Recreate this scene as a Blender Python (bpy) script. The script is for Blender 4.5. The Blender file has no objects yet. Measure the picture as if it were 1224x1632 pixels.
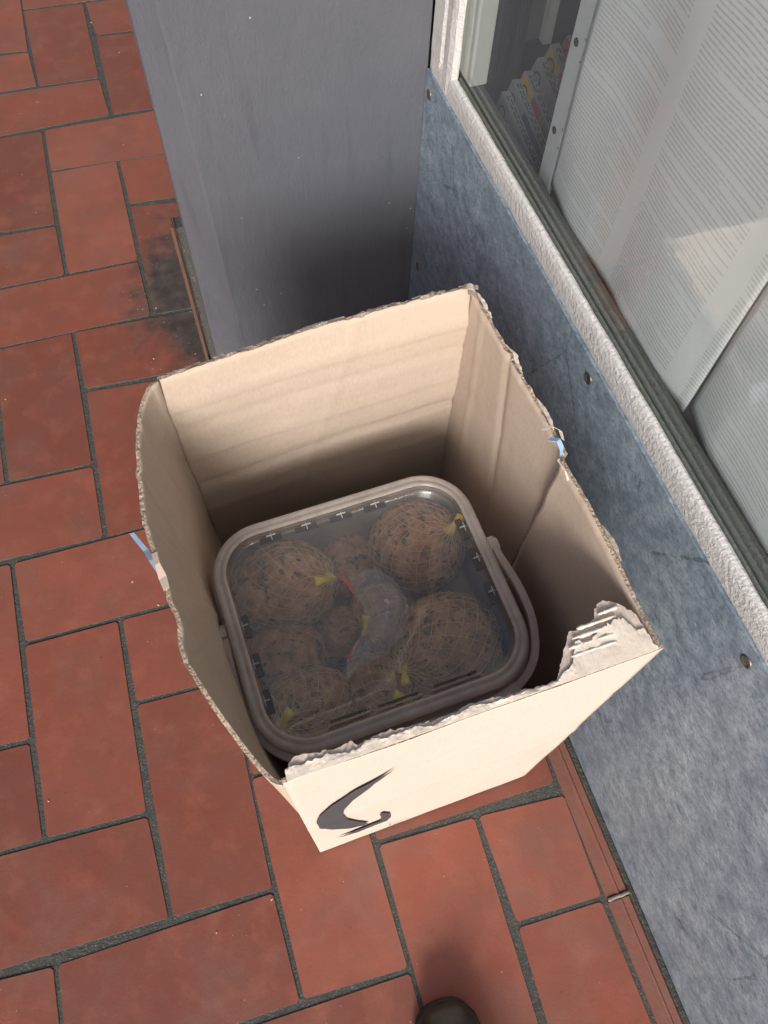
import bpy, bmesh, math, random
from mathutils import Vector, Matrix, noise
R = math.radians
random.seed(7)
sc = bpy.context.scene
COL = sc.collection

# ------------------------------------------------------------------ camera
cam_d = bpy.data.cameras.new('camera')
cam = bpy.data.objects.new('camera', cam_d)
COL.objects.link(cam)
RIGHT = Vector((0.9575, -0.2863, 0.0290)).normalized()
FWD = Vector((0.1540, 0.4252, -0.8919)).normalized()
RIGHT = (RIGHT - FWD * RIGHT.dot(FWD)).normalized()
UP = RIGHT.cross(FWD).normalized()
m = Matrix((RIGHT, UP, -FWD)).transposed().to_4x4()
m.translation = Vector((0.2519, -0.0721, 1.2359))
cam.matrix_world = m
cam_d.sensor_fit = 'VERTICAL'
cam_d.sensor_height = 24.0
cam_d.lens = 1273.17 / 1632 * 24.0
cam_d.clip_start = 0.02
cam_d.clip_end = 500
sc.camera = cam

# ------------------------------------------------------------------ sky and sun
SUN_EL, SUN_AZ = 30, 19          # sun stands behind the viewer, a little to the left
world = bpy.data.worlds.new('World')
sc.world = world
world.use_nodes = True
wn = world.node_tree
sky = wn.nodes.new('ShaderNodeTexSky')
sky.sky_type = 'NISHITA'
sky.sun_disc = False
sky.sun_elevation = R(SUN_EL)
sky.sun_rotation = R(180 + SUN_AZ)
sky.air_density = 1.0
sky.dust_density = 4.0
sky.ozone_density = 1.0
bg = wn.nodes['Background']
bg.inputs['Strength'].default_value = 0.065
wn.links.new(sky.outputs[0], bg.inputs['Color'])
sd = bpy.data.lights.new('sun', 'SUN')
sd.energy = 1.5
sd.angle = R(19)
sd.color = (1.0, 0.98, 0.955)
sun = bpy.data.objects.new('sun', sd)
COL.objects.link(sun)
a = R(SUN_AZ)
ldir = Vector((math.sin(a) * math.cos(R(SUN_EL)), math.cos(a) * math.cos(R(SUN_EL)), -math.sin(R(SUN_EL))))
sun.rotation_euler = ldir.to_track_quat('-Z', 'Y').to_euler()
sun.location = (-1, -4, 4)
sc.view_settings.view_transform = 'Standard'
sc.view_settings.look = 'None'
sc.view_settings.gamma = 1.0
sc.view_settings.exposure = 1.20
sc.render.engine = 'CYCLES'
try:
    sc.cycles.transparent_max_bounces = 24
except Exception:
    pass

# ------------------------------------------------------------------ helpers
def tag(o, label=None, cat=None, group=None, kind=None):
    if label: o['label'] = label
    if cat: o['category'] = cat
    if group: o['group'] = group
    if kind: o['kind'] = kind
    return o

def empty(name, loc=(0, 0, 0)):
    o = bpy.data.objects.new(name, None)
    o.empty_display_size = 0.05
    COL.objects.link(o)
    o.location = loc
    return o

def put(name, me, mat, parent=None):
    o = bpy.data.objects.new(name, me)
    if mat is not None and not me.materials:
        for q in (mat if isinstance(mat, (list, tuple)) else [mat]):
            me.materials.append(q)
    COL.objects.link(o)
    if parent:
        o.parent = parent
        o.matrix_parent_inverse = Matrix.Translation(-parent.location)
    return o

def mesh(name, verts, faces, mat, parent=None, smooth=False, uvs=None):
    me = bpy.data.meshes.new(name)
    me.from_pydata([tuple(v) for v in verts], [], faces)
    bm = bmesh.new(); bm.from_mesh(me)
    bmesh.ops.recalc_face_normals(bm, faces=bm.faces)
    bm.to_mesh(me); bm.free()
    if smooth:
        for p in me.polygons: p.use_smooth = True
    if uvs:
        ul = me.uv_layers.new(name='UVMap')
        for lp in me.loops: ul.data[lp.index].uv = uvs[lp.vertex_index]
    return put(name, me, mat, parent)

def box_vf(lo, hi, base=0):
    x0, y0, z0 = lo; x1, y1, z1 = hi
    v = [(x0, y0, z0), (x1, y0, z0), (x1, y1, z0), (x0, y1, z0), (x0, y0, z1), (x1, y0, z1), (x1, y1, z1), (x0, y1, z1)]
    f = [(0, 3, 2, 1), (4, 5, 6, 7), (0, 1, 5, 4), (1, 2, 6, 5), (2, 3, 7, 6), (3, 0, 4, 7)]
    return v, [tuple(i + base for i in q) for q in f]

def bevel_obj(o, w, seg=2):
    b = o.modifiers.new('bevel', 'BEVEL'); b.width = w; b.segments = seg; b.limit_method = 'ANGLE'
    return o

def tube_vf(pts, r, sides=4, base=0, closed_ends=True):
    v = []; f = []
    n = len(pts)
    prev = None
    for i, p in enumerate(pts):
        p = Vector(p)
        t = (Vector(pts[min(i + 1, n - 1)]) - Vector(pts[max(i - 1, 0)]))
        if t.length < 1e-9: t = Vector((0, 0, 1))
        t.normalize()
        if prev is None:
            ref = Vector((0, 0, 1)) if abs(t.z) < .9 else Vector((1, 0, 0))
            nn = t.cross(ref).normalized()
        else:
            nn = (prev - t * prev.dot(t))
            nn = nn.normalized() if nn.length > 1e-6 else t.orthogonal().normalized()
        prev = nn
        bb = t.cross(nn)
        rr = r[i] if isinstance(r, (list, tuple)) else r
        for k in range(sides):
            an = 2 * math.pi * k / sides
            v.append(p + nn * (rr * math.cos(an)) + bb * (rr * math.sin(an)))
    for i in range(n - 1):
        for k in range(sides):
            a0 = base + i * sides + k; a1 = base + i * sides + (k + 1) % sides
            f.append((a0, a1, a1 + sides, a0 + sides))
    if closed_ends:
        f.append(tuple(base + k for k in range(sides))[::-1])
        f.append(tuple(base + (n - 1) * sides + k for k in range(sides)))
    return v, f

def slab(name, fn, thick, nu, nv, mat, parent=None, smooth=False, jag_top=0.0, seed=0.0, tri=None):
    """A sheet with thickness: fn(u,v) gives the mid surface, thickness goes along -normal."""
    def nor(u, v):
        e = 1e-3
        a = fn(min(u + e, 1), v) - fn(max(u - e, 0), v); b = fn(u, min(v + e, 1)) - fn(u, max(v - e, 0))
        return a.cross(b).normalized()
    V = []; F = []
    for side in (0, 1):
        for j in range(nv + 1):
            for i in range(nu + 1):
                u = i / nu; v = j / nv
                p = fn(u, v).copy()
                if jag_top and j == nv:
                    p.z += jag_top * .7 * noise.noise(Vector((u * 23 + seed, seed * 3.1 + side * .9, 0))) + jag_top * .5 * noise.noise(Vector((u * 190 + seed, seed, side * 7)))
                if side: p = p - nor(u, v) * thick
                V.append(p)
    N = (nu + 1) * (nv + 1)
    ix = lambda i, j, s: s * N + j * (nu + 1) + i
    for s in (0, 1):
        for j in range(nv):
            for i in range(nu):
                q = (ix(i, j, s), ix(i + 1, j, s), ix(i + 1, j + 1, s), ix(i, j + 1, s))
                F.append(q if s == 0 else q[::-1])
    for i in range(nu):
        F.append((ix(i, 0, 0), ix(i, 0, 1), ix(i + 1, 0, 1), ix(i + 1, 0, 0)))
        F.append((ix(i, nv, 0), ix(i + 1, nv, 0), ix(i + 1, nv, 1), ix(i, nv, 1)))
    for j in range(nv):
        F.append((ix(0, j, 0), ix(0, j + 1, 0), ix(0, j + 1, 1), ix(0, j, 1)))
        F.append((ix(nu, j, 0), ix(nu, j, 1), ix(nu, j + 1, 1), ix(nu, j + 1, 0)))
    o = mesh(name, V, F, [mat, M['card_edge']], parent)
    nf = 2 * nu * nv
    for p in o.data.polygons:
        if p.index >= nf: p.material_index = 1
    if smooth:
        for p in o.data.polygons:
            if p.index < nf: p.use_smooth = True
    return o

def nzf(a, b): return noise.noise(Vector((a, b, .5)))

def prism(name, pts, thick, mat, parent=None, nrm=Vector((0, 0, 1))):
    n = len(pts)
    V = [Vector(p) for p in pts] + [Vector(p) - nrm * thick for p in pts]
    F = [tuple(range(n)), tuple(range(2 * n - 1, n - 1, -1))]
    for i in range(n):
        k = (i + 1) % n
        F.append((i, i + n, k + n, k))
    o = mesh(name, V, F, mat, parent)
    bm = bmesh.new(); bm.from_mesh(o.data)
    bmesh.ops.triangulate(bm, faces=[f for f in bm.faces if len(f.verts) > 4])
    bm.to_mesh(o.data); bm.free()
    return o

# ------------------------------------------------------------------ materials
class NT:
    def __init__(s, name):
        s.m = bpy.data.materials.new(name); s.m.use_nodes = True
        s.t = s.m.node_tree; s.b = s.t.nodes['Principled BSDF']; s.out = s.t.nodes['Material Output']
        g = s.geo = s.t.nodes.new('ShaderNodeNewGeometry'); s.pos = g.outputs['Position']
        s.tc = s.t.nodes.new('ShaderNodeTexCoord')
    def L(s, a, b): s.t.links.new(a, b)
    def val(s, inp, v):
        if isinstance(v, bpy.types.NodeSocket): s.L(v, inp)
        else: inp.default_value = v
    def mapping(s, vec, scale=(1, 1, 1), rot=(0, 0, 0), loc=(0, 0, 0)):
        n = s.t.nodes.new('ShaderNodeMapping'); s.L(vec, n.inputs[0])
        n.inputs['Scale'].default_value = scale; n.inputs['Rotation'].default_value = rot; n.inputs['Location'].default_value = loc
        return n.outputs[0]
    def noise(s, scale, detail=4, rough=.55, vec=None, dist=0):
        n = s.t.nodes.new('ShaderNodeTexNoise'); s.L(vec or s.pos, n.inputs['Vector'])
        n.inputs['Scale'].default_value = scale; n.inputs['Detail'].default_value = detail
        n.inputs['Roughness'].default_value = rough; n.inputs['Distortion'].default_value = dist
        return n.outputs['Fac']
    def voro(s, scale, vec=None, feature='F1'):
        n = s.t.nodes.new('ShaderNodeTexVoronoi'); n.feature = feature; s.L(vec or s.pos, n.inputs['Vector']); n.inputs['Scale'].default_value = scale
        return n
    def ramp(s, fac, stops, interp='LINEAR'):
        n = s.t.nodes.new('ShaderNodeValToRGB'); s.L(fac, n.inputs[0]); cr = n.color_ramp; cr.interpolation = interp
        while len(cr.elements) < len(stops): cr.elements.new(.5)
        for e, (p, c) in zip(cr.elements, stops):
            e.position = p; e.color = (c, c, c, 1) if isinstance(c, (int, float)) else (*c, 1)
        return n.outputs[0]
    def mix(s, fac, a, b, mode='MIX'):
        n = s.t.nodes.new('ShaderNodeMix'); n.data_type = 'RGBA'; n.blend_type = mode
        s.val(n.inputs[0], fac)
        for i, c in ((6, a), (7, b)):
            if isinstance(c, bpy.types.NodeSocket): s.L(c, n.inputs[i])
            else: n.inputs[i].default_value = (*c, 1) if len(c) == 3 else c
        return n.outputs[2]
    def math(s, op, a, b=0.0, c=None):
        n = s.t.nodes.new('ShaderNodeMath'); n.operation = op
        s.val(n.inputs[0], a); s.val(n.inputs[1], b)
        if c is not None: s.val(n.inputs[2], c)
        return n.outputs[0]
    def bump(s, h, strength=.3, dist=.002, prev=None):
        n = s.t.nodes.new('ShaderNodeBump'); s.L(h, n.inputs['Height']); n.inputs['Strength'].default_value = strength; n.inputs['Distance'].default_value = dist
        if prev: s.L(prev, n.inputs['Normal'])
        return n.outputs[0]
    def done(s, col, rough=.6, normal=None, spec=.5, **kw):
        if isinstance(col, bpy.types.NodeSocket): s.L(col, s.b.inputs['Base Color'])
        else: s.b.inputs['Base Color'].default_value = (*col, 1)
        s.val(s.b.inputs['Roughness'], rough)
        s.b.inputs['Specular IOR Level'].default_value = spec
        if normal: s.L(normal, s.b.inputs['Normal'])
        for k, v in kw.items(): s.b.inputs[k].default_value = v
        return s.m

def m_tile():
    n = NT('quarry_tile')
    oi = n.t.nodes.new('ShaderNodeObjectInfo')
    base = n.ramp(oi.outputs['Random'], [(0, (.185, .056, .036)), (.5, (.24, .068, .042)), (1, (.305, .092, .058))])
    mot = n.noise(9, 6, .62)
    c = n.mix(n.ramp(mot, [(.36, .5), (.62, 0)]), base, (.165, .072, .053))
    c = n.mix(n.ramp(n.noise(22, 5, .6), [(.50, 0), (.72, .38)]), c, (.36, .135, .085))
    # greyish scuffing, brownish dirt
    c = n.mix(n.ramp(n.noise(5.3, 7, .7, dist=.6), [(.50, 0), (.74, .42)]), c, (.19, .135, .115))
    # fine grain
    c = n.mix(n.ramp(n.noise(900, 2, .5), [(.35, .25), (.6, 0)]), c, (.13, .05, .035))
    # soot-like stain beside the pillar
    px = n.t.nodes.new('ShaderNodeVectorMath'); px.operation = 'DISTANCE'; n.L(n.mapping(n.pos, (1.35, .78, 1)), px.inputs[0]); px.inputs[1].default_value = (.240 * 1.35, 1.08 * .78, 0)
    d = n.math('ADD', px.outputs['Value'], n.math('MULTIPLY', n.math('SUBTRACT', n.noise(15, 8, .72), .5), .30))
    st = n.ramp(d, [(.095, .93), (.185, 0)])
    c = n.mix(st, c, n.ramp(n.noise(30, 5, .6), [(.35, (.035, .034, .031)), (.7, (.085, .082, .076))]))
    # pale grit specks
    sp = n.voro(85)
    spk = n.math('MULTIPLY', n.ramp(sp.outputs['Distance'], [(.03, 1), (.075, 0)]), n.ramp(n.noise(31, 2), [(.56, 0), (.64, 1)]))
    c = n.mix(n.math('MULTIPLY', spk, .75), c, (.62, .52, .45))
    dk = n.voro(38)
    dks = n.math('MULTIPLY', n.ramp(dk.outputs['Distance'], [(.02, 1), (.06, 0)]), n.ramp(n.noise(17, 2), [(.55, 0), (.62, 1)]))
    c = n.mix(n.math('MULTIPLY', dks, .8), c, (.03, .022, .02))
    nb = n.bump(n.noise(260, 4, .6), .22, .0012)
    nb = n.bump(n.noise(24, 3), .25, .003, nb)
    return n.done(c, n.ramp(n.noise(14, 5), [(.3, .28), (.7, .52)]), nb, .45)

def m_grout():
    n = NT('grout')
    c = n.mix(n.noise(60, 6, .7), (.035, .036, .034), (.115, .113, .105))
    c = n.mix(n.ramp(n.noise(420, 3, .6), [(.55, 0), (.7, .7)]), c, (.22, .21, .19))
    nb = n.bump(n.noise(300, 5, .7), .9, .004)
    return n.done(c, .85, nb, .3)

def m_skirt():
    n = NT('skirting_tile')
    c = n.mix(n.noise(18, 6, .65), (.15, .055, .040), (.23, .095, .068))
    c = n.mix(n.ramp(n.noise(40, 6, .7), [(.5, 0), (.7, .6)]), c, (.15, .10, .08))
    return n.done(c, .6, n.bump(n.noise(200, 4), .4, .0015), .4)

def m_pillar():
    n = NT('pillar_paint')
    c = n.mix(n.noise(4, 5, .6), (.086, .092, .113), (.109, .116, .139))
    v1 = n.voro(34); sp = n.math('MULTIPLY', n.ramp(v1.outputs['Distance'], [(.018, 1), (.05, 0)]), n.ramp(n.noise(11, 2), [(.45, 0), (.52, 1)]))
    c = n.mix(n.math('MULTIPLY', sp, .85), c, (.55, .56, .6))
    str_ = n.ramp(n.noise(9, 4, .6, n.mapping(n.pos, (5, 5, .6))), [(.56, 0), (.68, .3)])
    c = n.mix(str_, c, (.058, .061, .078))
    nb = n.bump(n.noise(210, 5, .65, n.mapping(n.pos, (1.1, 1.1, .6))), .42, .0025)
    nb = n.bump(n.noise(16, 4, .6, n.mapping(n.pos, (1.6, 1.6, .5))), .35, .008, nb)
    return n.done(c, n.ramp(n.noise(40, 4), [(.3, .34), (.7, .5)]), nb, .5)

def m_panel():
    n = NT('laminate_panel')
    v = n.mapping(n.pos, (1, .85, 1), (.5, 0, 0))
    c = n.mix(n.ramp(n.noise(48, 12, .82, v), [(.34, 0), (.66, 1)]), (.085, .125, .175), (.43, .505, .58))
    c = n.mix(n.ramp(n.noise(6.5, 6, .65), [(.42, .45), (.62, 0)]), c, (.14, .185, .24))
    # dark flecks and short pale scratches
    c = n.mix(n.ramp(n.noise(120, 7, .8, n.mapping(n.pos, (1, .35, 1), (.9, 0, 0))), [(.57, 0), (.72, .6)]), c, (.07, .09, .12))
    c = n.mix(n.ramp(n.noise(190, 6, .75, n.mapping(n.pos, (1, .3, 1), (.6, 0, 0))), [(.60, 0), (.74, .5)]), c, (.62, .68, .73))
    c = n.mix(n.ramp(n.noise(330, 4, .7, n.mapping(n.pos, (1, .6, 1), (.7, 0, 0))), [(.38, .55), (.50, 0)]), c, (.065, .09, .125))
    # curly dark cracks
    w = n.voro(7.5, n.mapping(n.pos, (1, 1, .8)), 'DISTANCE_TO_EDGE')
    wd = n.math('ADD', w.outputs['Distance'], n.math('MULTIPLY', n.math('SUBTRACT', n.noise(28, 4), .5), .12))
    cr = n.math('MULTIPLY', n.ramp(n.math('ABSOLUTE', wd), [(.0, 1), (.012, 0)]), n.ramp(n.noise(6, 2), [(.5, 0), (.6, 1)]))
    c = n.mix(n.math('MULTIPLY', cr, .6), c, (.03, .036, .045))
    return n.done(c, n.ramp(n.noise(60, 4), [(.3, .38), (.7, .6)]), n.bump(n.noise(150, 5, .7), .25, .001), .45)

def m_rough_paint():
    n = NT('rough_frame_paint')
    c = n.mix(n.noise(50, 5, .6), (.50, .495, .49), (.62, .615, .61))
    c = n.mix(n.ramp(n.noise(14, 6, .7), [(.6, 0), (.75, .5)]), c, (.27, .26, .245))
    h = n.noise(230, 4, .6)
    return n.done(c, .6, n.bump(h, .7, .0034), .4)

def m_simple(name, c1, c2, scale=20, rough=.6, bump=.2, bscale=120, spec=.4, bdist=.001, **kw):
    n = NT(name)
    return n.done(n.mix(n.noise(scale, 5, .6), c1, c2), rough, n.bump(n.noise(bscale, 4), bump, bdist), spec, **kw)

def m_card(name, c1, c2, flute_axis):
    """kraft board; fine flute lines run along one direction"""
    n = NT(name)
    c = n.mix(n.noise(7, 5, .6), c1, c2)
    fib = n.noise(420, 4, .7, n.mapping(n.pos, (1, 1, .35)))
    c = n.mix(n.ramp(fib, [(.40, .22), (.60, 0)]), c, tuple(x * .72 for x in c1))
    c = n.mix(n.ramp(n.noise(3.2, 6, .7, dist=1.2), [(.55, 0), (.75, .35)]), c, tuple(x * .78 for x in c1))
    sp = n.voro(70); spk = n.math('MULTIPLY', n.ramp(sp.outputs['Distance'], [(.02, 1), (.05, 0)]), n.ramp(n.noise(9, 2), [(.6, 0), (.66, 1)]))
    c = n.mix(n.math('MULTIPLY', spk, .5), c, (.10, .07, .05))
    w = n.t.nodes.new('ShaderNodeTexWave'); w.wave_type = 'BANDS'; w.bands_direction = flute_axis
    n.L(n.pos, w.inputs['Vector']); w.inputs['Scale'].default_value = 24; w.inputs['Distortion'].default_value = .6; w.inputs['Detail'].default_value = 1
    nb = n.bump(w.outputs['Fac'], .035, .002)
    nb = n.bump(n.noise(26, 5, .6), .30, .004, nb)
    return n.done(c, .78, nb, .25)

M = {}
M['tile'] = m_tile(); M['grout'] = m_grout(); M['skirt'] = m_skirt(); M['pillar'] = m_pillar(); M['panel'] = m_panel(); M['rough'] = m_rough_paint()
M['card'] = m_card('kraft_card', (.45, .36, .288), (.53, .43, .352), 'Z')
M['card_pale'] = m_card('printed_pale_card', (.575, .475, .412), (.655, .55, .485), 'Z')
def m_edge():
    n = NT('card_edge')
    c = n.mix(n.ramp(n.noise(520, 3, .6), [(.42, 0), (.58, 1)]), (.27, .21, .16), (.44, .35, .275))
    return n.done(c, .9, n.bump(n.noise(330, 3), .9, .003), .2)
M['card_edge'] = m_edge()
M['torn'] = m_simple('torn_card', (.62, .53, .44), (.78, .70, .61), 40, .9, .35, 260, .2, .0015)
M['flute'] = m_simple('card_flute', (.60, .53, .46), (.74, .68, .61), 50, .9, .6, 260, .2, .002)
M['print'] = m_simple('grey_print', (.05, .05, .058), (.065, .064, .072), 90, .7, .2, 200)
M['tape'] = m_simple('blue_tape', (.08, .28, .62), (.55, .70, .82), 90, .35, .3, 120, .5)
M['screw'] = m_simple('screw_metal', (.10, .10, .10), (.25, .24, .22), 300, .4, .3, 300, Metallic=.8)
M['steel'] = m_simple('strip_metal', (.50, .54, .57), (.60, .64, .66), 30, .4, .1, 200)
M['ledge'] = m_simple('inner_sill_paint', (.085, .095, .083), (.125, .135, .118), 40, .6, .7, 180, .4, .003)
M['jamb'] = m_simple('white_jamb_paint', (.62, .67, .63), (.70, .75, .71), 20, .45, .2, 120)
M['dark'] = m_simple('dark_interior_wood', (.016, .019, .020), (.030, .034, .035), 14, .6, .3, 60)
M['greyboard'] = m_simple('grey_cabinet', (.085, .100, .098), (.115, .130, .126), 14, .5, .1, 60)
M['black'] = m_simple('black_void', (.01, .01, .01), (.02, .02, .02), 14, .8, .1, 60)
M['mortar'] = m_simple('pale_mortar', (.16, .15, .13), (.34, .32, .29), 90, .9, .8, 260, .2, .002)
M['plaster'] = m_simple('soffit_plaster', (.55, .54, .52), (.62, .61, .59), 8, .8, .3, 60)
M['pave'] = m_simple('street_paving', (.22, .21, .20), (.30, .29, .28), 6, .8, .4, 80)

def m_ball():
    n = NT('suet_mix')
    c = n.mix(n.ramp(n.noise(60, 6, .7, n.tc.outputs['Object']), [(.35, 0), (.65, 1)]), (.30, .115, .055), (.82, .46, .255))
    v = n.voro(190, n.tc.outputs['Object'])
    c = n.mix(n.ramp(v.outputs['Distance'], [(.05, .5), (.35, 0)]), c, (.74, .47, .30))
    c = n.mix(n.ramp(n.noise(75, 4, .65, n.mapping(n.tc.outputs['Object'], loc=(3, 2, 1))), [(.54, 0), (.64, .85)]), c, (.035, .024, .02))
    return n.done(c, .6, n.bump(n.noise(150, 5, .75, n.tc.outputs['Object']), 1.0, .007), .4)
M['ball'] = m_ball()
M['seed'] = m_simple('dark_seed', (.012, .012, .013), (.05, .047, .045), 200, .4, .2, 300)
M['net'] = m_simple('yellow_net', (.76, .57, .20), (.86, .68, .30), 90, .45, .1, 300)
M['tie'] = m_simple('yellow_tie', (.85, .60, .03), (.92, .70, .07), 90, .4, .2, 300)
M['red'] = m_simple('red_print', (.55, .05, .03), (.65, .07, .045), 40, .5, .1, 200)
M['labelw'] = m_simple('white_label', (.55, .57, .60), (.66, .67, .68), 40, .5, .1, 200)
M['bluel'] = m_simple('blue_label', (.12, .15, .30), (.17, .20, .36), 40, .5, .1, 200)

def m_plastic(name, haze, col, rough=.12, gl=1.0, tint=(.95, .95, .945)):
    """clear polypropylene: see-through with some milky scatter and a gloss"""
    n = NT(name)
    n.t.nodes.remove(n.b)
    tr = n.t.nodes.new('ShaderNodeBsdfTransparent'); tr.inputs[0].default_value = (*tint, 1)
    df = n.t.nodes.new('ShaderNodeBsdfDiffuse'); df.inputs[0].default_value = (*col, 1)
    tl = n.t.nodes.new('ShaderNodeBsdfTranslucent'); tl.inputs[0].default_value = (*col, 1)
    ad = n.t.nodes.new('ShaderNodeMixShader'); ad.inputs[0].default_value = .4; n.L(df.outputs[0], ad.inputs[1]); n.L(tl.outputs[0], ad.inputs[2])
    mx = n.t.nodes.new('ShaderNodeMixShader')
    n.L(n.ramp(n.noise(24, 5, .65), [(.3, haze * .72), (.7, min(1, haze * 1.35))]), mx.inputs[0])
    n.L(tr.outputs[0], mx.inputs[1]); n.L(ad.outputs[0], mx.inputs[2])
    gs = n.t.nodes.new('ShaderNodeBsdfGlossy'); gs.inputs['Roughness'].default_value = rough
    nb = n.bump(n.noise(30, 3), .08, .003); n.L(nb, gs.inputs['Normal'])
    fr = n.t.nodes.new('ShaderNodeFresnel')
    n.L(n.math('ADD', n.math('MULTIPLY', n.geo.outputs['Backfacing'], 1 / 1.49 - 1.49), 1.49), fr.inputs[0])   # same reflectance from both sides
    m2 = n.t.nodes.new('ShaderNodeMixShader'); n.L(n.math('MULTIPLY', fr.outputs[0], gl), m2.inputs[0]); n.L(mx.outputs[0], m2.inputs[1]); n.L(gs.outputs[0], m2.inputs[2])
    n.L(m2.outputs[0], n.out.inputs['Surface'])
    return n.m
M['lid'] = m_plastic('lid_plastic', .155, (.74, .71, .68), .05, 2.2)
M['rim'] = m_plastic('rim_plastic', .64, (.74, .665, .61), .18, 1.5)
M['body'] = m_plastic('bucket_plastic', .30, (.36, .33, .31), .2, 1.0)
M['handle'] = m_plastic('handle_plastic', .88, (.72, .63, .575), .28, 1.1)
M['glass'] = m_plastic('window_glass', .008, (.7, .75, .75), .01, 1.7, (.985, .995, .995))

def m_page():
    """printed page: rows of unreadable small print in two columns (UV in metres)"""
    n = NT('printed_page')
    wb = n.t.nodes.new('ShaderNodeVectorMath'); wb.operation = 'MULTIPLY_ADD'
    nc = n.t.nodes.new('ShaderNodeTexNoise'); n.L(n.tc.outputs['UV'], nc.inputs['Vector']); nc.inputs['Scale'].default_value = 9; nc.inputs['Detail'].default_value = 1
    n.L(nc.outputs['Color'], wb.inputs[0]); wb.inputs[1].default_value = (.010, .014, 0); n.L(n.tc.outputs['UV'], wb.inputs[2])
    sx = n.t.nodes.new('ShaderNodeSeparateXYZ'); n.L(wb.outputs[0], sx.inputs[0])
    u, v = sx.outputs[0], sx.outputs[1]
    PITCH, COLW, TXT = .0042, .150, .128
    row = n.math('FLOOR', n.math('DIVIDE', v, PITCH))
    fr = n.math('FRACT', n.math('DIVIDE', v, PITCH))
    colf = n.math('MULTIPLY', n.math('FRACT', n.math('DIVIDE', u, COLW)), COLW)
    coli = n.math('FLOOR', n.math('DIVIDE', u, COLW))
    wn_ = n.t.nodes.new('ShaderNodeTexWhiteNoise'); wn_.noise_dimensions = '2D'
    cb = n.t.nodes.new('ShaderNodeCombineXYZ'); n.L(row, cb.inputs[0]); n.L(coli, cb.inputs[1]); n.L(cb.outputs[0], wn_.inputs['Vector'])
    rnd = wn_.outputs['Value']
    # most rows run full, some end early, some are empty (paragraph breaks)
    ln = n.ramp(rnd, [(0, 0), (.07, .22), (.14, .6), (.26, .98)], 'CONSTANT')
    inside = n.math('LESS_THAN', colf, n.math('MULTIPLY', ln, TXT))
    body = n.math('MULTIPLY', inside, n.math('LESS_THAN', n.math('ABSOLUTE', n.math('SUBTRACT', fr, .5)), .17))
    cv = n.t.nodes.new('ShaderNodeCombineXYZ'); n.L(n.math('MULTIPLY', u, 1.0), cv.inputs[0]); n.L(n.math('MULTIPLY', row, .37), cv.inputs[1])
    word = n.ramp(n.noise(260, 3, .6, cv.outputs[0]), [(.30, .15), (.50, 1)])
    ink = n.math('MULTIPLY', n.math('MULTIPLY', body, word), .36)
    pap = n.mix(n.noise(6, 4), (.80, .86, .885), (.86, .905, .92))
    return n.done(n.mix(ink, pap, (.10, .12, .13)), .5, n.bump(n.noise(14, 4), .3, .006), .4)
M['page'] = m_page()

# ------------------------------------------------------------------ ground and tiled floor
ground = mesh('ground', [(-60, -60, -.16), (60, -60, -.16), (60, 60, -.16), (-60, 60, -.16)], [(0, 1, 2, 3)], M['pave'])
tag(ground, kind='structure')
fv, ff = box_vf((-2.2, -1.6, -.16), (1.8, 3.4, -.0014))
floor = mesh('floor', fv, ff, M['grout'])
tag(floor, kind='structure')
P = .15
MEAS = {(0, 0): (.0052, -.0034), (0, 1): (-.0015, .141), (0, 2): (.0019, .3051), (0, 3): (.0006, .4483), (1, 0): (.1501, -.0068), (1, -1): (.1548, -.1498),
        (2, -1): (.3027, -.1552), (-1, 0): (-.151, -.0096), (-1, 1): (-.1471, .1465), (-1, 2): (-.1521, .2933), (-1, 3): (-.1498, .4473), (-1, 4): (-.1553, .5954),
        (0, 4): (-.0009, .5979), (0, 5): (-.0003, .7464), (0, 6): (.0016, .9106), (0, 7): (-.0007, 1.0546), (1, 7): (.1527, 1.0547), (1, 8): (.1501, 1.2029),
        (0, 8): (.0032, 1.2023), (0, 9): (.0005, 1.346), (0, 10): (.0024, 1.5096), (0, 11): (.0034, 1.6487), (1, 11): (.157, 1.6594), (1, 12): (.1511, 1.7954),
        (0, 12): (.0074, 1.7993), (0, 13): (.0005, 1.9367), (1, 13): (.1577, 1.9572), (1, 9): (.1516, 1.3662), (1, 10): (.1497, 1.5098), (-1, 5): (-.1506, .7493),
        (2, 0): (.3008, .0093), (3, 0): (.4518, .0061), (4, 0): (.5828, .0114), (3, -1): (.4558, -.1454), (4, -1): (.5872, -.148)}
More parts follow.
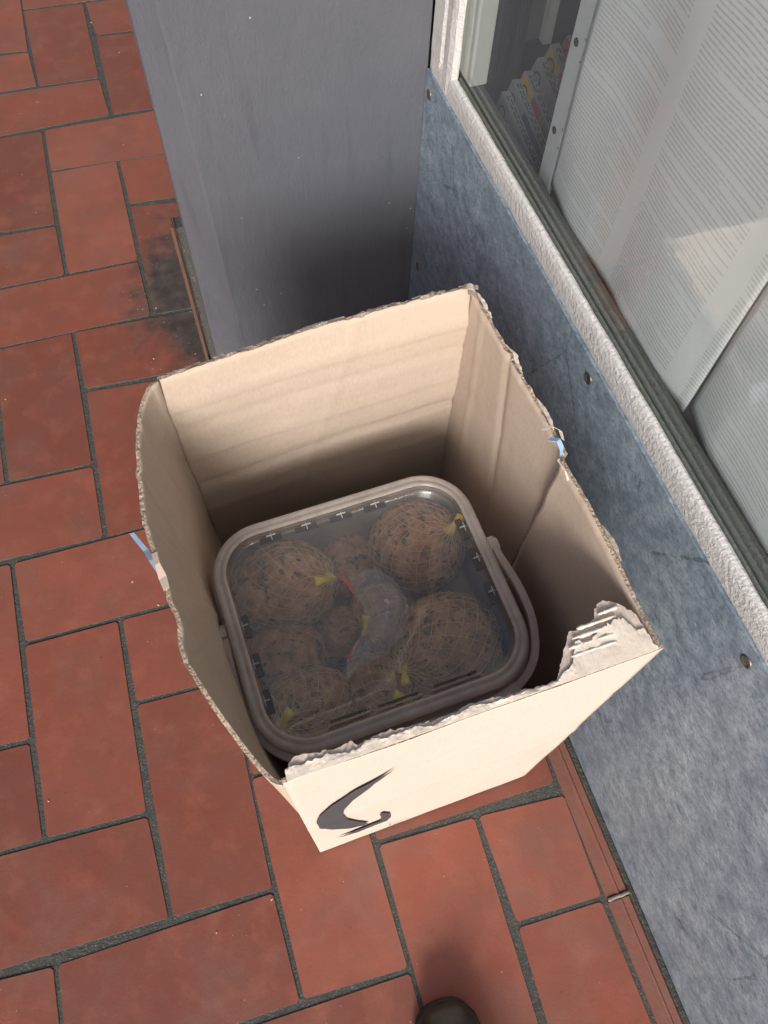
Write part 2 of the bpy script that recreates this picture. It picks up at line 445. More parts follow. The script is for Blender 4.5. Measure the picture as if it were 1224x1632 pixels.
# the wall stands along this line; s runs along it towards the viewer, t goes into the shop
WA = Vector((.603, .84, 0)); WD = Vector((.0284, -.9996, 0)); WT = Vector((.9996, .0284, 0))
def W(s, t, z): return WA + WD * s + WT * t + Vector((0, 0, z))
def skirt_x(y): return .603 - .0284 * (y - .84) - .0425
def node(i, j):
    p = MEAS.get((i, j))
    if p: return p
    h = random.Random(i * 131 + j * 7)
    return (i * P + h.uniform(-.003, .003), j * P + h.uniform(-.004, .004))
def tile(i, j, di, dj):
    c = [node(i, j), node(i + di, j), node(i + di, j + dj), node(i, j + dj)]
    rr = random.Random(i * 977 + j * 31)
    xm = skirt_x((c[0][1] + c[2][1]) / 2) + .0045
    if c[0][0] > xm - .02: return
    c = [(min(x, xm), y) for x, y in c]
    cx = sum(x for x, y in c) / 4; cy = sum(y for x, y in c) / 4
    if cx > .40 and cy > .95: return
    g = [rr.uniform(.0018, .0037) for _ in range(4)]       # half joints: left, right, front, back
    q = [(c[0][0] + g[0], c[0][1] + g[2]), (c[1][0] - g[1], c[1][1] + g[2]), (c[2][0] - g[1], c[2][1] - g[3]), (c[3][0] + g[0], c[3][1] - g[3])]
    tilt = (rr.uniform(-.004, .004), rr.uniform(-.003, .003)); dz = rr.uniform(-.0005, .0005)
    # outline with slightly chipped, rounded corners
    def ring(ins, z, cr):
        out = []
        for k in range(4):
            p = Vector((*q[k], 0)); a_ = Vector((*q[k - 1], 0)) - p; b_ = Vector((*q[(k + 1) % 4], 0)) - p
            a_.normalize(); b_.normalize()
            p = p + (a_ + b_) * ins
            out += [p + a_ * cr, p + b_ * cr]
        return [Vector((v.x - cx, v.y - cy, z + dz + (tilt[0] * (v.x - cx) + tilt[1] * (v.y - cy) if z > -.005 else 0))) for v in out]
    V = ring(0, -.006, .004) + ring(0, -.0009, .004) + ring(.0008, 0, .0035)
    F = []
    for r_ in (0, 1):
        for k in range(8):
            F.append((r_ * 8 + k, r_ * 8 + (k + 1) % 8, r_ * 8 + 8 + (k + 1) % 8, r_ * 8 + 8 + k))
    F.append(tuple(range(16, 24)))
    o = mesh('tile', V, F, [M['tile'], M['grout']])
    for p_ in o.data.polygons:
        if len(p_.vertices) == 4: p_.material_index = 1
    o.location = (cx, cy, 0)
    o.parent = floor
for i in range(-9, 5):
    for j in range(-8, 22):
        k = (i + j) % 4
        if k == 2: tile(i, j, 2, 1)
        elif k == 0: tile(i, j, 1, 2)

# low skirting tiles along the wall foot
prof = [(-.040, -.006), (-.040, .0005), (-.0260, .0015), (-.0235, .0050), (-.0215, .0056), (-.0195, .0040), (-.0100, .0050), (-.0085, .0035), (-.0085, -.006)]
joints = [-.02, .095, .395, .695, .992, 1.292, 1.6]
for sj in joints[1:-1]:
    V, F = tube_vf([W(sj + .0012 * nzf(q * 1.7, sj), -.0385 + .031 * q / 8, .0022 + .0042 * (q > 3) + .0008 * nzf(q * 2.3, sj + 4)) for q in range(9)], [.0026 + .0007 * nzf(q * 1.9, 7 + sj) for q in range(9)], 6)
    mesh('mortar_joint', V, F, M['mortar'], floor, True)
for s0, s1 in zip(joints[:-1], joints[1:]):
    V = []; F = []; n_ = len(prof)
    for k, s in enumerate((s0 + .004, s1 - .004)):
        for t, z in prof: V.append(W(s, t, z + .001))
    for k in range(n_): F.append((k, (k + 1) % n_, n_ + (k + 1) % n_, n_ + k))
    F += [tuple(range(n_))[::-1], tuple(range(n_, 2 * n_))]
    mesh('skirting_tile', V, F, M['skirt'], floor)

V = []; F = []; n_ = 220
for k in range(n_ + 1):
    s = -.02 + 1.62 * k / n_; w_ = .0098 + .0018 * nzf(s * 60, 0) + .0012 * nzf(s * 170, 3)
    V += [W(s, -w_, .0005), W(s, -w_ * .55, .0045 + .0012 * nzf(s * 120, 5)), W(s, .0, .0040 + .0016 * nzf(s * 90, 9)), W(s, .0, -.004), W(s, -w_, -.004)]
for k in range(n_):
    for i in range(5): F.append((k * 5 + i, k * 5 + (i + 1) % 5, k * 5 + 5 + (i + 1) % 5, k * 5 + 5 + i))
mesh('mortar_fillet', V, F, M['grout'], floor)
# ------------------------------------------------------------------ walls added out of view to hold back light
sv, sf = box_vf((-1.62, .10, -.003), (-1.50, 3.1, 2.628))
tag(mesh('side_light_block', sv, sf, M['pillar']), 'added dark side wall out of view, keeping light off the pillar', 'wall')
sv, sf = box_vf((-1.498, 2.95, -.003), (1.2, 3.1, 2.628))
tag(mesh('rear_light_block', sv, sf, M['pillar']), 'added dark rear wall out of view, cutting light from the far end', 'wall')
# ------------------------------------------------------------------ pillar
pil = empty('pillar', (.43, 1.02, 0))
tag(pil, 'dark blue grey painted pillar with chamfered corner beside the shop window', 'pillar')
def pillar_mesh():
    V = []; F = []
    H = 2.62; nz = 60
    for k in range(nz + 1):
        z = .0015 + (H - .0015) * (k / nz) ** 1.6
        ch = .052 - .022 * min(z / .7, 1)               # the chamfer narrows upwards
        wob = .0012 * noise.noise(Vector((0, 0, z * 6)))
        row = [(.2515 + wob, 1.30), (.2515 + wob, .842 + ch * .8), (.2535 + wob, .8395 + ch * .72), (.2515 + ch, .8415), (.2555 + ch, .8400)]
        nx = 18
        for i in range(1, nx + 1):
            x = .2555 + ch + (.603 - .2555 - ch) * i / nx
            row.append((x, .840 + .0011 * noise.noise(Vector((x * 9, z * 4, 3))) * (1 if i < nx else 0)))
        row += [(.603, .842), (.603, 1.30)]
        V += [Vector((x, y, z)) for x, y in row]; n_ = len(row)
    for k in range(nz):
        for i in range(n_):
            a0 = k * n_ + i; a1 = k * n_ + (i + 1) % n_
            F.append((a0, a1, a1 + n_, a0 + n_))
    F.append(tuple(range(n_))[::-1]); F.append(tuple(range(nz * n_, nz * n_ + n_)))
    return V, F
V, F = pillar_mesh()
mesh('shaft', V, F, M['pillar'], pil)
# mortar bed and an upright edge tile on the pillar's side
V = []; F = []
for k in range(13):
    z = .002 + .34 * k / 12; w_ = .0105 + .003 * noise.noise(Vector((1, 0, z * 22)))
    V += [Vector((.2525, .90, z)), Vector((.2515 - w_, .902 + .004 * noise.noise(Vector((z * 30, 2, 2))), z)), Vector((.2515 - w_, .925, z)), Vector((.2525, .925, z))]
for k in range(12):
    for i in range(4): F.append((k * 4 + i, k * 4 + (i + 1) % 4, k * 4 + 4 + (i + 1) % 4, k * 4 + 4 + i))
F += [(3, 2, 1, 0), (48, 49, 50, 51)]
mesh('mortar_bed', V, F, M['grout'], pil)
bv, bf = box_vf((.2325, .893, .002), (.2385, .918, .350))
bevel_obj(mesh('edge_tile', bv, bf, m_simple('dirty_edge_tile', (.075, .045, .035), (.17, .085, .06), 60, .8, .5, 200), pil), .0012, 1)

# ------------------------------------------------------------------ shop front
shop = empty('shop_front', (.63, .2, 0))
tag(shop, 'shop front with blue grey panel below a window in rough pale frame', 'shop front')
def wbox(name, s0, s1, t0, t1, z0, z1, mat, parent=shop, bev=0):
    V = [W(s, t, z) for z in (z0, z1) for s, t in ((s0, t0), (s1, t0), (s1, t1), (s0, t1))]
    o = mesh(name, V, [(0, 3, 2, 1), (4, 5, 6, 7), (0, 1, 5, 4), (1, 2, 6, 5), (2, 3, 7, 6), (3, 0, 4, 7)], mat, parent)
    if bev: bevel_obj(o, bev, 2)
    return o
# backing wall under the window
wbox('backing_wall', -.45, 2.4, .006, .030, -.004, .60, M['dark'])
# laminate panel: outline slightly wavy along its top edge
V = []; n_ = 80
for k in range(n_ + 1):
    s = .0015 + 1.85 * k / n_
    zt = .579 + .018 * s + .0022 * noise.noise(Vector((s * 14, 0, 1))) + .0012 * noise.noise(Vector((s * 60, 0, 4)))
    V += [W(s, -.0015, .012), W(s, -.0015, zt), W(s, .0055, zt), W(s, .0055, .012)]
F = []
for k in range(n_):
    for i in range(4): F.append((k * 4 + i, k * 4 + (i + 1) % 4, k * 4 + 4 + (i + 1) % 4, k * 4 + 4 + i))
F += [(3, 2, 1, 0), tuple(n_ * 4 + i for i in range(4))]
mesh('panel', V, F, M['panel'], shop)
# screws with a dark countersunk washer
for s, z in ((.016, .552), (.502, .566), (.820, .574), (.031, .257), (1.15, .57)):
    V = []; F = []; N_ = 16
    for rr, t in ((.0068, -.0014), (.0066, -.0024), (.0052, -.0028), (.0040, -.0019), (.0034, -.0016), (.0012, -.0020)):
        for k in range(N_):
            an = 2 * math.pi * k / N_
            V.append(W(s + rr * math.cos(an), t, z + rr * math.sin(an)))
    for r_ in range(5):
        for k in range(N_): F.append((r_ * N_ + k, r_ * N_ + (k + 1) % N_, r_ * N_ + N_ + (k + 1) % N_, r_ * N_ + N_ + k))
    F.append(tuple(5 * N_ + k for k in range(N_)))
    mesh('screw', V, F, M['screw'], shop, True)
# window frame: bottom rail swept along the wall with rough rounded profile
def sweep_rail(name, prof, s0, s1, n_, mat, amp=.0003, vertical=False):
    V = []; F = []; np_ = len(prof)
    for k in range(n_ + 1):
        s = s0 + (s1 - s0) * k / n_
        for i, (t, z) in enumerate(prof):
            d = amp * noise.noise(Vector((s * 40, i * 1.7, z * 30))) + amp * noise.noise(Vector((s * 130, i * 3.1, 2)))
            V.append(W(s, t + d, z + d + .020 * s - .012) if not vertical else W(z + d, t + d, s))
    for k in range(n_):
        for i in range(np_): F.append((k * np_ + i, k * np_ + (i + 1) % np_, (k + 1) * np_ + (i + 1) % np_, (k + 1) * np_ + i))
    F += [tuple(range(np_))[::-1], tuple(n_ * np_ + i for i in range(np_))]
    o = mesh(name, V, F, mat, shop, False)
    return o
rail = [(.0065, .590), (.0010, .592), (.0005, .598), (.0005, .610), (.0012, .616), (.0030, .6205), (.0065, .6225), (.0090, .6215), (.0095, .616), (.0095, .590)]
sweep_rail('frame_rail', rail, .012, 2.0, 160, M['rough'])
# upright of the frame in the corner: outer band, groove, bright bead
post = [(.004, .0015), (.0005, .006), (.0005, .036), (.0035, .040), (.0035, .046), (.0003, .050), (-.0005, .062), (.0020, .072), (.0075, .0775), (.0095, .0760), (.0095, .0015)]
sweep_rail('frame_post', post, .584, 2.3, 110, M['rough'], .0005, True)
def wtilt(name, s0, s1, t0, t1, z0, z1, k, mat, bev=0):
    V = [W(s, t, z + k * s) for z in (z0, z1) for s, t in ((s0, t0), (s1, t0), (s1, t1), (s0, t1))]
    o = mesh(name, V, [(0, 3, 2, 1), (4, 5, 6, 7), (0, 1, 5, 4), (1, 2, 6, 5), (2, 3, 7, 6), (3, 0, 4, 7)], mat, shop)
    if bev: bevel_obj(o, bev, 2)
    return o
wtilt('glazing_bead', .078, 2.0, .0097, .0122, .600, .6135, .018, M['ledge'])
wtilt('glass_pane', .074, 2.0, .0124, .0164, .600, 2.22, .018, M['glass'])
wtilt('inner_sill', .060, 2.0, .0168, .037, .580, .609, .016, M['ledge'], .002)
wbox('inner_jamb', .045, .094, .0168, .040, .6110, 2.25, M['jamb'], bev=.002)
wbox('head_rail', .0, 2.0, .0005, .040, 2.262, 2.62, M['rough'])
# display space behind the glass
wbox('display_floor', -.45, 2.0, .038, 1.1, .385, .405, M['dark'])
wbox('display_back', -.45, 2.0, 1.101, 1.12, .385, 2.6, M['greyboard'])
wbox('display_ceiling', -.45, 2.0, .042, 1.1, 2.40, 2.42, M['dark'])
wbox('display_end', -.47, -.452, .042, 1.1, .385, 2.42, M['dark'])
wbox('display_near_end', 2.002, 2.02, .0, 1.12, 0, 2.62, M['dark'])
wbox('cabinet_side', -.056, -.040, .070, .108, .406, 2.3, M['greyboard'])
for k, (t0, t1, s1) in enumerate(((.112, .122, -.040), (.125, .136, -.046), (.139, .146, -.038), (.149, .160, -.044))):
    wbox('cabinet_upright', s1 - .028, s1, t0, t1, .406, 2.3, M['dark'], bev=.002)
wbox('cabinet_back', -.12, -.105, .165, .46, .515, 2.3, M['greyboard'])
wbox('cabinet_bracket', -.104, -.09, .215, .228, .515, 2.3, M['jamb'])
# ------------------------------------------------------------------ board with metal edge strip, pages and books inside the window
board = empty('display_board', tuple(W(.60, .056, .627)))
tag(board, 'upright pale board with drilled metal edge strip standing behind window glass', 'board')
def wpart(name, s0, s1, t0, t1, z0, z1, mat, parent, bev=0): return wbox(name, s0, s1, t0, t1, z0, z1, mat, parent, bev)
wpart('backing', .242, 1.9, .0585, .064, .407, 1.9, M['labelw'], board)
def holed_strip():
    # strip made of cells so that the screw holes are real openings
    s0, s1, t0, t1 = .238, .2635, .0500, .0580
    hs = [.660, .757, .854, .951, 1.05]; hr = .0034
    V = []; F = []
    zs = [.407]
    for h in hs: zs += [h - .012, h + .012]
    zs.append(1.9)
    def quad(a, b, c, d):
        i = len(V); V.extend([a, b, c, d]); F.append((i, i + 1, i + 2, i + 3))
    for k in range(0, len(zs), 2):
        quad(W(s0, t0, zs[k]), W(s1, t0, zs[k]), W(s1, t0, zs[k + 1]), W(s0, t0, zs[k + 1]))
    sc_ = (s0 + s1) / 2 - .003
    for h in hs:
        N_ = 24; ring = []; outer = []
        for k in range(N_):
            an = 2 * math.pi * (k + .5) / N_; c, s_ = math.cos(an), math.sin(an)
            ring.append(W(sc_ + hr * c, t0, h + hr * s_))
            m_ = max(abs(c) / 1, abs(s_) / 1)
            os = (s1 - sc_) if c > 0 else (sc_ - s0)
            outer.append(W(sc_ + os * c / m_, t0, h + .012 * s_ / m_))
        b = len(V); V.extend(ring + outer)
        for k in range(N_): F.append((b + k, b + (k + 1) % N_, b + N_ + (k + 1) % N_, b + N_ + k))
        b2 = len(V); V.extend([W(sc_ + hr * math.cos(2 * math.pi * (k + .5) / N_), t0 + .004, h + hr * math.sin(2 * math.pi * (k + .5) / N_)) for k in range(N_)])
        for k in range(N_): F.append((b + k, b + (k + 1) % N_, b2 + (k + 1) % N_, b2 + k))
    quad(W(s0, t0, .407), W(s0, t0, 1.9), W(s0, t1, 1.9), W(s0, t1, .407))
    quad(W(s1, t0, .407), W(s1, t0, 1.9), W(s1, t1 - .001, 1.9), W(s1, t1 - .001, .407))
    return V, F
for h_ in (.660, .757, .854, .951, 1.05):
    V = []; N_ = 14
    for rr_, t_ in ((.0042, .0499), (.0040, .0490), (.0024, .0486)):
        V += [W(.2478 + rr_ * math.cos(2 * math.pi * q / N_), t_, h_ + rr_ * math.sin(2 * math.pi * q / N_)) for q in range(N_)]
    F = [(r_ * N_ + q, r_ * N_ + (q + 1) % N_, r_ * N_ + N_ + (q + 1) % N_, r_ * N_ + N_ + q) for r_ in (0, 1) for q in range(N_)] + [tuple(2 * N_ + q for q in range(N_))]
    mesh('screw', V, F, M['black'], board)  # black discs over the strip holes, painting in their dark insides
V, F = holed_strip()
mesh('edge_strip', V, F, M['steel'], board)
wpart('strip_groove', .2375, .2650, .0549, .0575, .408, 1.899, M['black'], board)

def page(s0, s1, z0, z1, bulge, seed, label):
    nu, nv = 46, 60; V = []; UV = []; F = []
    for sd_ in (0, 1):
        for j in range(nv + 1):
            for i in range(nu + 1):
                u = i / nu; v = j / nv; s = s0 + (s1 - s0) * u; z = z0 + (z1 - z0) * v
                low = max(0, 1 - (z - .60) / .20)
                t = .0485 - .0035 * (1 - abs(2 * u - 1) ** 3) - low ** 1.4 * bulge * (.55 + .75 * noise.noise(Vector((s * 9 + seed, 0, 1)))) * min(1, 7 * u, 7 * (1 - u) + .15)
                t += .0022 * noise.noise(Vector((s * 12 + seed, z * 6, 0))) + .0030 * math.sin(s * 22 + z * 9 + seed) * min(1, 5 * u, 5 * (1 - u))
                V.append(W(s, max(t, .0385) + sd_ * .0005, z)); UV.append((s - s0 - .012, z))
    N_ = (nu + 1) * (nv + 1); ix = lambda i, j, k: k * N_ + j * (nu + 1) + i
    for k in (0, 1):
        for j in range(nv):
            for i in range(nu):
                q = (ix(i, j, k), ix(i + 1, j, k), ix(i + 1, j + 1, k), ix(i, j + 1, k)); F.append(q if k else q[::-1])
    for j in range(nv):
        for i in (0, nu): F.append((ix(i, j, 0), ix(i, j + 1, 0), ix(i, j + 1, 1), ix(i, j, 1)))
    for i in range(nu):
        for j in (0, nv): F.append((ix(i, j, 0), ix(i + 1, j, 0), ix(i + 1, j, 1), ix(i, j, 1)))
    o = mesh('printed_page', V, F, M['page'], None, True, UV)
    return tag(o, label, 'page')
page(.2685, .5880, .605, 1.35, .012, 0, 'large pale page of small print beside the drilled metal strip')
page(.5905, .9000, .615, 1.35, .016, 5, 'second large page of small print, creased, farther from the metal strip')

# books on edge, spines up
BOOKM = []
for nm, c1, c2 in (('book_grey', (.30, .33, .33), (.38, .41, .41)), ('book_yellow', (.55, .42, .06), (.62, .50, .10)), ('book_red', (.36, .09, .07), (.42, .12, .09)), ('book_olive', (.24, .25, .05), (.30, .31, .08)), ('book_blue', (.06, .09, .15), (.09, .12, .19))):
    BOOKM.append(m_simple(nm, c1, c2, 30, .35, .05, 100))
INK = m_simple('spine_ink', (.07, .08, .085), (.11, .12, .125), 60, .5, .05, 100)
def book(far, near, width, depth, scheme, label):
    """spine runs from far to near on top; the cover with coloured bands faces the street"""
    far = Vector(far); near = Vector(near)
    d = (near - far); Ln = max(d.length, .165); d.normalize()
    w = Vector((1, .03, -.12)); w = (w - d * w.dot(d)).normalized()
    dn = d.cross(w); dn = dn if dn.z < 0 else -dn
    o = empty('book', tuple(far))
    tag(o, label, 'book', 'books standing on edge in the window')
    def blk(name, a0, a1, b0, b1, c0, c1, mat, parent=o):
        V = [far + d * x + w * y + dn * z for z in (c0, c1) for x, y in ((a0, b0), (a1, b0), (a1, b1), (a0, b1))]
        return mesh(name, V, [(0, 3, 2, 1), (4, 5, 6, 7), (0, 1, 5, 4), (1, 2, 6, 5), (2, 3, 7, 6), (3, 0, 4, 7)], mat, parent)
    blk('body', 0, Ln, 0, width, 0, depth, BOOKM[0])
    rr = random.Random(label)
    # coloured cover bands on the street side
    for k, (f0, f1, mi) in enumerate(scheme):
        blk('cover_band', .002 + Ln * f0, Ln * f1 - .001, -.0008, -.0001, .001, depth * .97, BOOKM[mi])
    # ring emblem and pale chevron on the cover
    V = []; F = []; N_ = 20
    for k in range(N_):
        an = 2 * math.pi * k / N_
        for r_ in (.0075, .0105): V.append(far + d * (Ln * .12 + r_ * math.cos(an)) - w * .0013 + dn * (.017 + r_ * math.sin(an)))
    for k in range(N_): F.append((2 * k, 2 * k + 1, (2 * k + 3) % (2 * N_), (2 * k + 2) % (2 * N_)))
    mesh('emblem', V, F, INK, o)
    V = [far + d * x - w * .0013 + dn * z for x, z in ((Ln * .27, .010), (Ln * .31, .022), (Ln * .35, .018), (Ln * .33, .026), (Ln * .30, .028), (Ln * .25, .016))]
    mesh('chevron', V, [(0, 1, 2, 3, 4, 5)], M['labelw'], o)
    # two rows of small print on the spine
    V = []; F = []
    for rw in (.3, .62):
        x = .008
        while x < Ln * .86:
            l = rr.uniform(.003, .011)
            i = len(V); y0 = width * rw; y1 = width * (rw + .17)
            V += [far + d * a_ + w * b_ - dn * .0004 for a_, b_ in ((x, y0), (x + l, y0), (x + l, y1), (x, y1))]
            F.append((i, i + 1, i + 2, i + 3)); x += l + rr.uniform(.002, .006)
    tag(mesh('spine_print', V, F, INK, o), kind='stuff')
YS = [(0, .23, 1), (.235, .42, 2), (.425, .86, 3), (.865, 1, 2)]
book((.712, .836, .5287), (.715, .706, .504), .0125, .098, [(0, 1, 0)], 'grey book on edge nearest the window glass, plain pale spine')
book((.7275, .842, .5395), (.730, .726, .514), .0125, .108, [(0, .3, 0), (.31, 1, 4)], 'book with pale spine next to the grey book behind glass')
book((.744, .8435, .5480), (.747, .750, .526), .0125, .115, YS, 'book with yellow, red and olive cover bands, lower of the two')
book((.764, .851, .5590), (.767, .79, .540), .0125, .125, [(0, .5, 0), (.51, 1, 4)], 'pale spined book between the two banded yellow books')
book((.7815, .853, .5740), (.785, .79, .553), .0125, .140, YS, 'book with yellow and red cover bands standing highest in the row')
book((.801, .85, .5850), (.804, .79, .563), .0125, .150, [(0, .5, 2), (.51, 1, 4)], 'last book of the row, mostly hidden behind the metal strip')

# ------------------------------------------------------------------ cardboard box
BH = .62
BL, BR, FR_, FL_ = Vector((.194, .411, 0)), Vector((.519, .438, 0)), Vector((.540, .039, 0)), Vector((.2225, .0235, 0))
cb = empty('cardboard_box', (.37, .23, .002))
tag(cb, 'tall open cardboard box with torn rim and printed arrow on pale front', 'box')
TH = .0036
def lerp(a, b, t): return a + (b - a) * t
def nz(*a): return noise.noise(Vector(a))
def crease(z, z0, w, h): return h * math.exp(-((z - z0) / w) ** 2)
def back(u, v):
    p = lerp(BL, BR, u); z = .004 + (BH - .004) * v
    y = crease(z, .575, .006, -.0018) + crease(z, .535, .005, .0016) + crease(z, .482, .004, -.0016) + crease(z, .418 + .012 * u, .006, .0030) + crease(z, .36, .006, -.0018)
    y += .004 * math.sin(math.pi * u) * v + .0022 * nz(u * 5, z * 9, 2)
    y += crease(u - .62 + (.62 - z) * .9, 0, .012, -.0012)
    y += .012 * max(0, v - .93) / .07 * (.3 + u * .4)      # the rim leans out a little
    return Vector((p.x, p.y + y, z))
slab('back_panel', lambda u, v: back(1 - u, v), TH, 70, 80, M['card'], cb, True, .0042, 1.0)
def left(u, v):     # u from back to front
    z = .004 + (BH - .004 + (.002 if u < .5 else 0)) * v
    p = lerp(BL, FL_ + Vector((.0012, .0042, 0)), u)
    out = .047 * (max(0, math.sin(math.pi * min(1, u * 1.0))) ** .5) * max(0, (v - .30) / .70) ** 1.35
    out += -.005 * math.exp(-((u - .62) / .04) ** 2) * max(0, v - .8) / .2
    out += .0045 * nz(u * 5, z * 7, 7) + .0005 * nz(u * 22, z * 5, 3)
    out += crease(u - .25 - (1 - v) * .5, 0, .011, .0017) + crease(u - .55 + (1 - v) * .3, 0, .010, -.0015)
    out += crease(u - .38 - .12 * (1 - v), 0, .008, .0013) * min(1, 3 * v) + crease(u - .12 - (1 - v) * .22, 0, .009, -.0011) + crease(u - .72 + (1 - v) * .8, 0, .010, .0012) + crease(v - .72 - .35 * (u - .4), 0, .012, -.0010)
    dip = -.018 * max(0, (u - .74) / .26) ** 2 * v
    return Vector((p.x - out, p.y, z + dip))
slab('left_panel', lambda u, v: left(1 - u, v), -TH, 110, 90, M['card'], cb, True, .0026, 4.0)
def right(u, v):    # u from front to back
    z = .004 + (BH - .004) * v
    p = lerp(FR_ + Vector((-.0012, .0042, 0)), BR, u)
    out = .004 * math.sin(math.pi * u) * v + .0018 * nz(u * 6, z * 7, 11) + crease(u - .78 + (1 - v) * .25, 0, .012, .0026) + crease(u - .93 + (1 - v) * .1, 0, .008, -.0016) + crease(v - .86 + .2 * (u - .5), 0, .01, .0014)
    return p, out, z
def right_rear(u, v):
    p, out, z = right(.486 + .514 * u + .004 * (1 - u) ** 6 * nz(v * 14, 3, 3), v)
    out += .004 * (1 - u) ** 2 * v
    return Vector((p.x + out, p.y, z - .004 * max(0, v - .9) * 10 * (1 - u)))
def right_front(u, v):
    p, out, z = right((.466 + .004 * nz(v * 17, 1, 8)) * u, v)
    out += -.0050 * u ** 3 * v
    return Vector((p.x + out, p.y, z - .002 * math.sin(6 * u) * v))
slab('right_panel', lambda u, v: right_rear(1 - u, v), -TH, 46, 50, M['card'], cb, True, .0038, 8.0)
slab('right_panel', lambda u, v: right_front(1 - u, v), -TH, 44, 50, M['card'], cb, True, .0025, 9.0)
def joint(u, v):
    p, out, z = right(.445 + .075 * u, v * .955)
    return Vector((p.x + out + .0062, p.y, z))
slab('slit_backing', lambda u, v: joint(1 - u, v), TH, 8, 30, M['card'], cb, True, .001, 15.0)  # card strip added behind the slit so that the gap reads dark
def front(u, v):
    z = .004 + (BH - .004) * v
    p = lerp(FL_, FR_, u); p = p + Vector((0, .006 * (v - .4), 0))
    y = .0012 * nz(u * 5, z * 6, 21) + crease(z, .30 + .02 * u, .014, -.0010) + crease(z, .47 + .01 * u, .012, .0006)
    return Vector((p.x, p.y + y, z))
slab('front_panel', front, TH, 60, 120, M['card_pale'], cb, True, .0012, 12.0)
mesh('bottom_panel', [(.23, .034, .004), (.535, .048, .004), (.513, .43, .004), (.20, .404, .004), (.23, .034, .009), (.535, .048, .009), (.513, .43, .009), (.20, .404, .009)],
     [(0, 3, 2, 1), (4, 5, 6, 7), (0, 1, 5, 4), (1, 2, 6, 5), (2, 3, 7, 6), (3, 0, 4, 7)], M['card'], cb)
# printed arrow on the front panel
def on_front(u, z, off): 
    v = (z - .004) / (BH - .004)
    return front(u, v) + Vector((.04, -1, 0)) * off
def flat_print(name, uz, parent=cb):
    bm = bmesh.new()
    bm.faces.new([bm.verts.new((u, z, 0)) for u, z in uz])
    bm.normal_update()
    bmesh.ops.triangulate(bm, faces=bm.faces[:], ngon_method='EAR_CLIP')
    bmesh.ops.subdivide_edges(bm, edges=bm.edges[:], cuts=7, use_grid_fill=True)
    for v in bm.verts: v.co = on_front(v.co.x, v.co.y, .0021)
    me = bpy.data.meshes.new(name); bm.to_mesh(me); bm.free()
    return put(name, me, M['print'], parent)
flat_print('arrow_print', [(.2904, .5226), (.2398, .4999), (.1568, .4659), (.0942, .4333), (.0538, .397), (.0363, .3575), (.0395, .3066), (.073, .2543), (.1436, .1906), (.2, .1644), (.223, .1694), (.178, .2259), (.1429, .2818), (.1264, .3375), (.132, .3754), (.1635, .4186), (.2162, .4582), (.2642, .5019)])
flat_print('arrow_head_print', [(.0885, .1394), (.176, .1103), (.2485, .1138), (.2713, .1379), (.2745, .177), (.2643, .2118), (.2772, .2189), (.308, .1886), (.318, .1483), (.3031, .1156), (.2606, .1149), (.1881, .1178), (.1171, .1299)])
flat_print('mark_print', [(.3206, .0634), (.3242, .0634), (.3262, .0345), (.3226, .0345)])
flat_print('mark_print', [(.3359, .0415), (.4168, .0265), (.4168, .0235), (.3359, .0375)])

# torn remains of the front flap, folded inwards along the front rim
FLAP = [(.2257, .0346), (.2288, .0388), (.2363, .0439), (.2536, .0409), (.2662, .0403), (.2795, .0417), (.2829, .0386), (.2967, .0410), (.3088, .0422), (.3271, .0403), (.343, .0396), (.3641, .0404),
        (.3729, .0438), (.3967, .0424), (.4308, .0412), (.4466, .0423), (.455, .055), (.4645, .0673), (.4709, .0763), (.4772, .0756), (.4892, .0777), (.4957, .0825), (.5023, .0924), (.5116, .0932), (.5218, .0857), (.5299, .0726), (.5294, .0594), (.5328, .0454)]
def densify(pts, step, amp, seed):
    out = []
    for k in range(len(pts) - 1):
        a_ = Vector(pts[k]); b_ = Vector(pts[k + 1]); n2 = max(1, int((b_ - a_).length / step))
        for q in range(n2):
            p = a_.lerp(b_, q / n2); out.append((p.x + amp * nz(p.x * 300, p.y * 300, seed), p.y + amp * nz(p.y * 300, p.x * 300, seed + 4)))
    out.append(tuple(pts[-1])); return out
inner = densify(FLAP, .0014, .0020, 3)
def fold_y(x): return .0272 + (x - .2225) / .3175 * .0155
def flap_layer(name, inner, z0, dz, thick, mat, back_off=0):
    V = []; F = []; n2 = len(inner)
    rows = 5
    for k, (x, y) in enumerate(inner):
        fy = fold_y(x) - back_off
        for r_ in range(rows + 1):
            f = r_ / rows
            yy = fy + (y - fy) * f
            zz = z0 + dz * (yy - fy) / .06 + .0012 * nz(x * 110, yy * 60, 1) * (.2 + f) + .0007 * nz(x * 420, yy * 420, 6) * f
            V.append(Vector((x, yy, zz)))
    m_ = len(V)
    V += [v - Vector((0, 0, thick)) for v in V]
    ix = lambda k, r_: k * (rows + 1) + r_
    for k in range(n2 - 1):
        for r_ in range(rows):
            q = (ix(k, r_), ix(k + 1, r_), ix(k + 1, r_ + 1), ix(k, r_ + 1))
            F.append(q); F.append(tuple(i + m_ for i in q[::-1]))
        for r_ in (0, rows):
            q = (ix(k, r_), ix(k + 1, r_), ix(k + 1, r_) + m_, ix(k, r_) + m_); F.append(q)
    for k in (0, n2 - 1):
        for r_ in range(rows): F.append((ix(k, r_), ix(k, r_ + 1), ix(k, r_ + 1) + m_, ix(k, r_) + m_))
    return mesh(name, V, F, mat, cb)
flap_layer('torn_flap', inner, BH + .0038, -.004, .0014, M['card_pale'])
